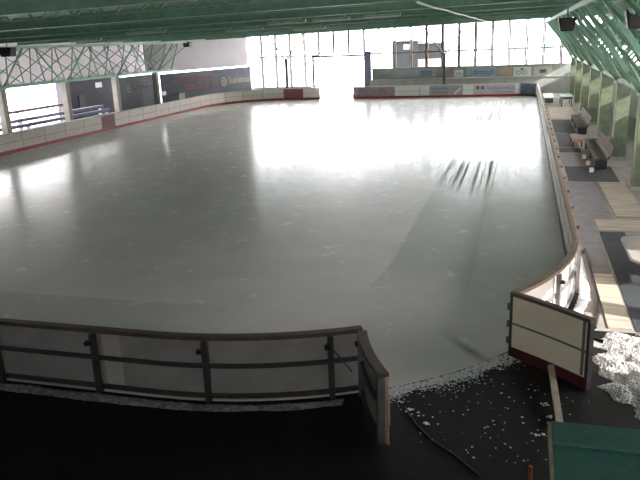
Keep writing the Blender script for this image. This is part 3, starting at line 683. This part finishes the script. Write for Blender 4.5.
rmat(rect(1.90, 3.05, 42.3, 48.6), 'dark blue grey mat in front of the farther bench', MATD)
rmat(rect(2.95, 3.85, 22.6, 28.0), 'timber boarding coloured sunlit pale on the walkway beside the nearest seen column', PLANK, 'timber_boarding', 'boarding', 0.03, 'timber boarding on the walkway')
rmat(rect(2.30, 3.85, 20.95, 22.2), 'timber boarding coloured sunlit pale across the walkway behind the long dark mat', PLANK, 'timber_boarding', 'boarding', 0.03, 'timber boarding on the walkway')
rmat(rect(1.80, 2.24, 13.6, 16.9), 'pale timber boarding between the sunlit curved boards and the dark mat', PLANK, 'timber_boarding', 'boarding', 0.025, 'timber boarding on the walkway')
rmat(rect(1.95, 3.6, 49.0, 56.8), 'pale timber boarding at the far end of the right walkway', PLANK, 'timber_boarding', 'boarding', 0.03, 'timber boarding on the walkway')

def bench(x, y0, y1, label):
    t = thing('bench', (x, (y0+y1)/2, 0), label, 'bench', 'benches on the right walkway')
    for y in (y0+.3, (y0+y1)/2, y1-.3):
        m = MB(); m.box(x-.22, x+.22, y-.05, y+.05, .014, .42); m.build('leg', BENCHD, t)
    m = MB(); m.box(x-.16, x+.22, y0+.1, y1-.1, .10, .38); m.build('plinth', BENCHD, t)
    m = MB()
    for q in range(3): m.box(x-.26+.18*q, x-.26+.18*q+.16, y0, y1, .42, .46)
    m.build('seat', BENCHW, t)
    m = MB()
    for q in range(2):
        zz = .56+.20*q; xx = x+.30+.07*q
        m.hexa([(xx,y0,zz),(xx+.03,y0,zz),(xx+.03,y1,zz),(xx,y1,zz),(xx+.06,y0,zz+.17),(xx+.09,y0,zz+.17),(xx+.09,y1,zz+.17),(xx+.06,y1,zz+.17)])
    m.build('backrest', BENCHW, t)
    for y in (y0+.3, y1-.3):
        m = MB(); m.bar((x+.26, y, .40), (x+.50, y, .94), .05); m.build('back_support', BENCHD, t)
bench(3.28, 30.6, 36.6, 'weathered brown bench beside the columns, nearer of the two')
bench(3.30, 41.2, 47.6, 'weathered brown bench beside the columns, farther of the two')
t = thing('low_platform', (2.8, 37.6, 0), 'low platform with orange edge beside the nearer bench', 'platform')
m = MB(); m.box(2.5, 3.0, 36.8, 38.6, .36, .42); m.build('top', CONC, t)
m = MB(); m.box(2.5, 3.0, 36.74, 36.8, .30, .42); m.build('edge_board', ORANGE, t)
for xx in (2.55, 2.95):
    for yy in (36.9, 38.5):
        m = MB(); m.box(xx-.03, xx+.03, yy-.03, yy+.03, .014 if xx < 2.85 else 0.014, .36); m.build('leg', BENCHD, t)
for k, (x, y) in enumerate([(2.82, 33.4), (2.86, 31.75), (2.86, 30.1)]):
    m = MB(); m.box(x-.08, x+.08, y-.09, y+.09, .014, .19)
    tag(m.build('white_block', PUREW, bevel=.02), 'small white block in front of the nearer bench, %s' % ['farthest of three', 'middle of three', 'nearest of three'][k], 'block', 'white blocks by the bench')
t = thing('table', (3.4, 58, 0), 'green topped table at the far end of the right walkway', 'table')
m = MB(); m.box(2.85, 3.75, 57.0, 60.0, .72, .78); m.build('tabletop', GREENTB, t)
m = MB(); m.box(2.9, 3.7, 57.05, 59.95, .58, .72); m.build('apron', BENCHW, t)
for x in (2.95, 3.65):
    for y in (57.15, 59.85):
        m = MB(); m.box(x-.04, x+.04, y-.04, y+.04, 0.0, .58); m.build('leg', BENCHW, t)
t = thing('low_bench', (2.2, 62, 0), 'bluish white low bench behind the boards, far right', 'bench')
m = MB(); m.box(1.75, 2.5, 60.4, 64.5, .38, .45); m.build('seat', BLUEW, t)
for y in (60.8, 64.1):
    m = MB(); m.box(1.8, 2.45, y-.06, y+.06, 0, .38); m.build('leg', STEEL, t)
# rounded table at the right edge
t = thing('table', (3.05, 17.4, 0), 'pale table with rounded corners and dark rim at the right edge', 'table')
cx0, cx1, cy0, cy1, rr = 2.52, 3.7, 15.9, 18.3, .42
pl = arc(cx1-rr, cy0+rr, rr, -90, 0, 6)+arc(cx1-rr, cy1-rr, rr, 0, 90, 6)+arc(cx0+rr, cy1-rr, rr, 90, 180, 6)+arc(cx0+rr, cy0+rr, rr, 180, 270, 6)
m = MB(); m.slab(pl, .60, .63); m.build('tabletop', CONC, t)
m = MB(); m.tube([(x, y, .615) for x, y in pl], .03, 8, True); m.build('rim', STEEL, t)
for x in (cx0+.3, cx1-.3):
    for y in (cy0+.3, cy1-.3):
        z_ = .014 if x < 3 else 0.0
        m = MB(); m.tube([(x, y, z_), (x, y, .60)], .025); m.build('leg', DARKST, t)
# hedge, fence and house outside right
m = MB()
t = thing('fence', (6.97, 12.9, 0), 'low grey green boarded fence at the near end of the right walkway', 'fence')
m.box(6.95, 7.0, 10.1, 15.75, .05, 1.75); m.build('boarding', mat('fence_green', (.20, .24, .17), .8, (.13, .16, .11), 2, stretch=(1, 8, 1)), t)
for k in range(4):
    m = MB(); m.box(7.0, 7.1, 10.15+k*1.84, 10.23+k*1.84, 0, 1.85); m.build('post', BROWN, t)
def blob_grid(x0, x1, y0, y1, nx, ny, hf):
    m = MB(); vs = []; fs = []
    for i in range(nx+1):
        for j in range(ny+1):
            x = x0+(x1-x0)*i/nx; y = y0+(y1-y0)*j/ny; vs.append((x, y, hf(x, y)))
    for i in range(nx):
        for j in range(ny): a = i*(ny+1)+j; fs.append((a, a+ny+1, a+ny+2, a+1))
    m.add(vs, fs); return m
house(24, 34, 14, 26, 5.0, 3.0, 'pink plastered house outside, seen through the right lattice', PINKW, TILE, windows=4, floors=2)
house(23, 66, 14, 22, 4.6, 3.0, 'beige house outside, behind the far right columns', PALEWD, TILE, windows=4, floors=2)

# ---------------------------------------------------------------- snow and loose things at the near end
def nz(x, y, s, o=0): return noise.noise(Vector((x*s, y*s, o)))
def heap(x, y):
    # flat granular heap right of the gate leaf
    u = (x-2.35)/0.98; v = (y-11.8)/1.8
    r = u*u+v*v+0.55*nz(x, y, 2.6, 1)
    if r >= 1: return -0.02
    h = 0.16*(1-r)**0.6
    return h*(0.85+0.3*nz(x, y, 6, 2))+0.035*abs(nz(x, y, 26, 3))+0.012*nz(x, y, 50, 4)-0.03
m = blob_grid(1.36, 3.5, 9.6, 13.4, 140, 250, heap); sn = m.build('snow', SLUSH); tag(sn, 'heap of dirty snow right of the open gate leaf', 'snow', kind='stuff')
def strip(x, y):
    o_ = (YN+.08-y) if x < CNX else math.hypot(x-CNX-.02, y-CNY-.08)-RC
    if x > -2.6: return -0.02
    e = 0.12+0.05*nz(x, y, 1.4, 5); d = abs(o_-0.29)
    h = 0.045*max(0, 1-(d/e)**2); return h+0.02*nz(x, y, 14, 6)*(h > 0.005)-0.006
m = blob_grid(-11.5, -2.5, 8.6, 10.0, 300, 90, strip); o = m.build('snow', OLDSNOW); tag(o, 'strip of swept snow along the foot of the near boards', 'snow', kind='stuff')
def clump(x, y, s, rg, m, hgt=0.6):
    n = 7
    base = [(x+s*math.cos(2*math.pi*i/n)*rg.uniform(.6, 1.3), y+s*math.sin(2*math.pi*i/n)*rg.uniform(.6, 1.3)) for i in range(n)]
    vs = [(a, b, 0.0) for a, b in base]+[(x+(a-x)*.6, y+(b-y)*.6, s*hgt*rg.uniform(.5, 1.2)) for a, b in base]+[(x, y, s*hgt)]; fs = []
    for i in range(n): fs += [(i, (i+1)%n, n+(i+1)%n, n+i), (n+i, n+(i+1)%n, 2*n)]
    m.add(vs, fs)
rg = random.Random(5); m = MB()
for i in range(2200):
    f = rg.random(); ang = R(-61.4+26*f+2); cl = 0.5+0.5*math.sin(f*19+1.3)*math.sin(f*7)
    off = abs(rg.gauss(0, .10+.20*cl)); rr_ = RC+0.03+off
    clump(CNX+rr_*math.cos(ang), CNY+rr_*math.sin(ang), (rg.uniform(.008, .03) if rg.random() < .93 else rg.uniform(.03, .06))*max(.4, 1.2-off*2), rg, m, .45)
for i in range(110):
    p = Vector((rg.uniform(-1.5, 1.2), rg.uniform(8.6, 11.0)))
    if math.hypot(p.x-CNX, p.y-CNY) > RC+.05: clump(p.x, p.y, rg.uniform(.006, .022), rg, m, .4)
for (x, y) in [(-1.55, 9.75), (-1.45, 9.62), (-1.2, 9.35), (-1.72, 9.95), (.55, 10.35), (.62, 9.95), (.4, 9.4)]:
    for q in range(7): clump(x+rg.gauss(0, .05), y+rg.gauss(0, .03), rg.uniform(.012, .03), rg, m, .4)
tag(m.build('slush', SLUSHW), 'white slush lumps scattered on the black floor at the open gate', 'slush', kind='stuff')
def drift(x, y):
    r0 = math.hypot(x-CNX, y-CNY)-RC if y < CNY else x-XR
    d = r0-0.29; h = 0.06*max(0, 1-(abs(d)/0.13)**2)*max(0, min(1, (18.7-y)*1.5)); return h+0.025*nz(x, y, 8, 9)*(h > .01)-0.012
m = blob_grid(0.3, 1.72, 13.5, 18.7, 70, 150, drift); tag(m.build('snow', SNOW), 'bright sunlit snow drift behind the curved right boards', 'snow', kind='stuff')
m = MB(); m.tube([(1.76,18.9,.043),(1.74,17.5,.043),(1.74,16.2,.03),(1.73,15.2,.03),(1.68,14.3,.03),(1.55,13.52,.03)], .028); tag(m.build('hose', BLACK), 'black hose lying on the walkway behind the curved boards', 'hose')
m = MB(); m.tube([(-1.60,9.78,.012),(-1.35,9.3,.012),(-1.05,8.9,.012),(-.70,8.6,.012),(-.35,8.2,.012)], .010); tag(m.build('cable', DARKST), 'thin dark cable lying on the black floor beside the left gate leaf', 'cable')
# leaning timber
m = MB(); m.bar((.64, 11.21, .24), (.73, 9.55, .05), .10, .06); tag(m.build('timber_prop', PALEWD), 'pale timber prop leaning against the right gate leaf', 'timber')
# hut roof bottom right
t = thing('shed', (1.9, 4.6, 0), 'shed with a green sheet roof at the bottom right corner', 'shed')
zr = 2.2
m = MB(); m.box(.42, 3.3, 3.05, 5.9, 0, zr-.06); m.build('wall', PALEWD, t)
m = MB(); m.hexa([(.37,2.6,zr-.06),(3.4,2.6,zr-.06),(3.4,6.05,zr-.06),(.37,6.02,zr-.06),(.37,2.6,zr),(3.4,2.6,zr),(3.4,6.05,zr),(.37,6.02,zr)]); rf = m.build('roof', GRNROOF, t, bevel=.01)
m = MB(); m.box(.37, 3.4, 5.62, 5.65, zr, zr+.012); m.build('seam', mat('green_seam', (.065, .215, .175), .7), rf)
m = MB(); m.box(.345, .37, 2.6, 6.0, zr-.12, zr-.005); m.build('fascia', PALEWD, t)
t = thing('marker_post', (.28, 7.95, 0), 'short orange reflector post on the black floor near the shed', 'post')
m = MB(); m.tube([(.28, 7.95, .02), (.28, 7.95, .42)], .025); m.build('rod', mat('dark_orange', (.35, .08, .03), .5), t)
m = MB(); m.tube([(.28, 7.95, 0), (.28, 7.95, .03)], .09, 12); m.build('foot', BLACK, t)

# ---------------------------------------------------------------- light
w = bpy.data.worlds.new('world'); scn.world = w; w.use_nodes = True
bg = w.node_tree.nodes['Background']; bg.inputs['Color'].default_value = (1.0, 0.975, 0.98, 1); bg.inputs['Strength'].default_value = 14.0
sun = bpy.data.lights.new('sun', 'SUN'); sun.energy = 12.0; sun.angle = R(0.6); sun.color = (1.0, 0.95, 0.87)
so = bpy.data.objects.new('sun', sun); COL.objects.link(so)
az, el = R(-15), R(27)
dv = Vector((math.cos(az)*math.cos(el), math.sin(az)*math.cos(el), math.sin(el)))
so.rotation_euler = dv.to_track_quat('Z', 'Y').to_euler(); so.location = (30, -8, 16)

# ---------------------------------------------------------------- camera
cam = bpy.data.cameras.new('camera'); co = bpy.data.objects.new('camera', cam); COL.objects.link(co)
F, YAW, PIT, ROLL, H = 692.0, 0.2880, 0.2804, -0.0414, 5.66
f = Vector((-math.sin(YAW)*math.cos(PIT), math.cos(YAW)*math.cos(PIT), -math.sin(PIT)))
r = Vector((math.cos(YAW), math.sin(YAW), 0)); u = r.cross(f)
r2 = r*math.cos(ROLL)+u*math.sin(ROLL); u2 = u*math.cos(ROLL)-r*math.sin(ROLL)
co.matrix_world = Matrix(((r2.x, u2.x, -f.x, 0), (r2.y, u2.y, -f.y, 0), (r2.z, u2.z, -f.z, H), (0, 0, 0, 1)))
cam.sensor_fit = 'HORIZONTAL'; cam.sensor_width = 36.0; cam.lens = F/640*36.0; cam.clip_end = 600; cam.clip_start = 0.05
scn.camera = co
scn.view_settings.view_transform = 'Standard'; scn.view_settings.look = 'None'; scn.view_settings.gamma = 1.0; scn.view_settings.use_curve_mapping = False
scn.view_settings.exposure = 0.12
scn.cycles.max_bounces = 10; scn.cycles.diffuse_bounces = 6; scn.cycles.glossy_bounces = 5; scn.cycles.transparent_max_bounces = 12
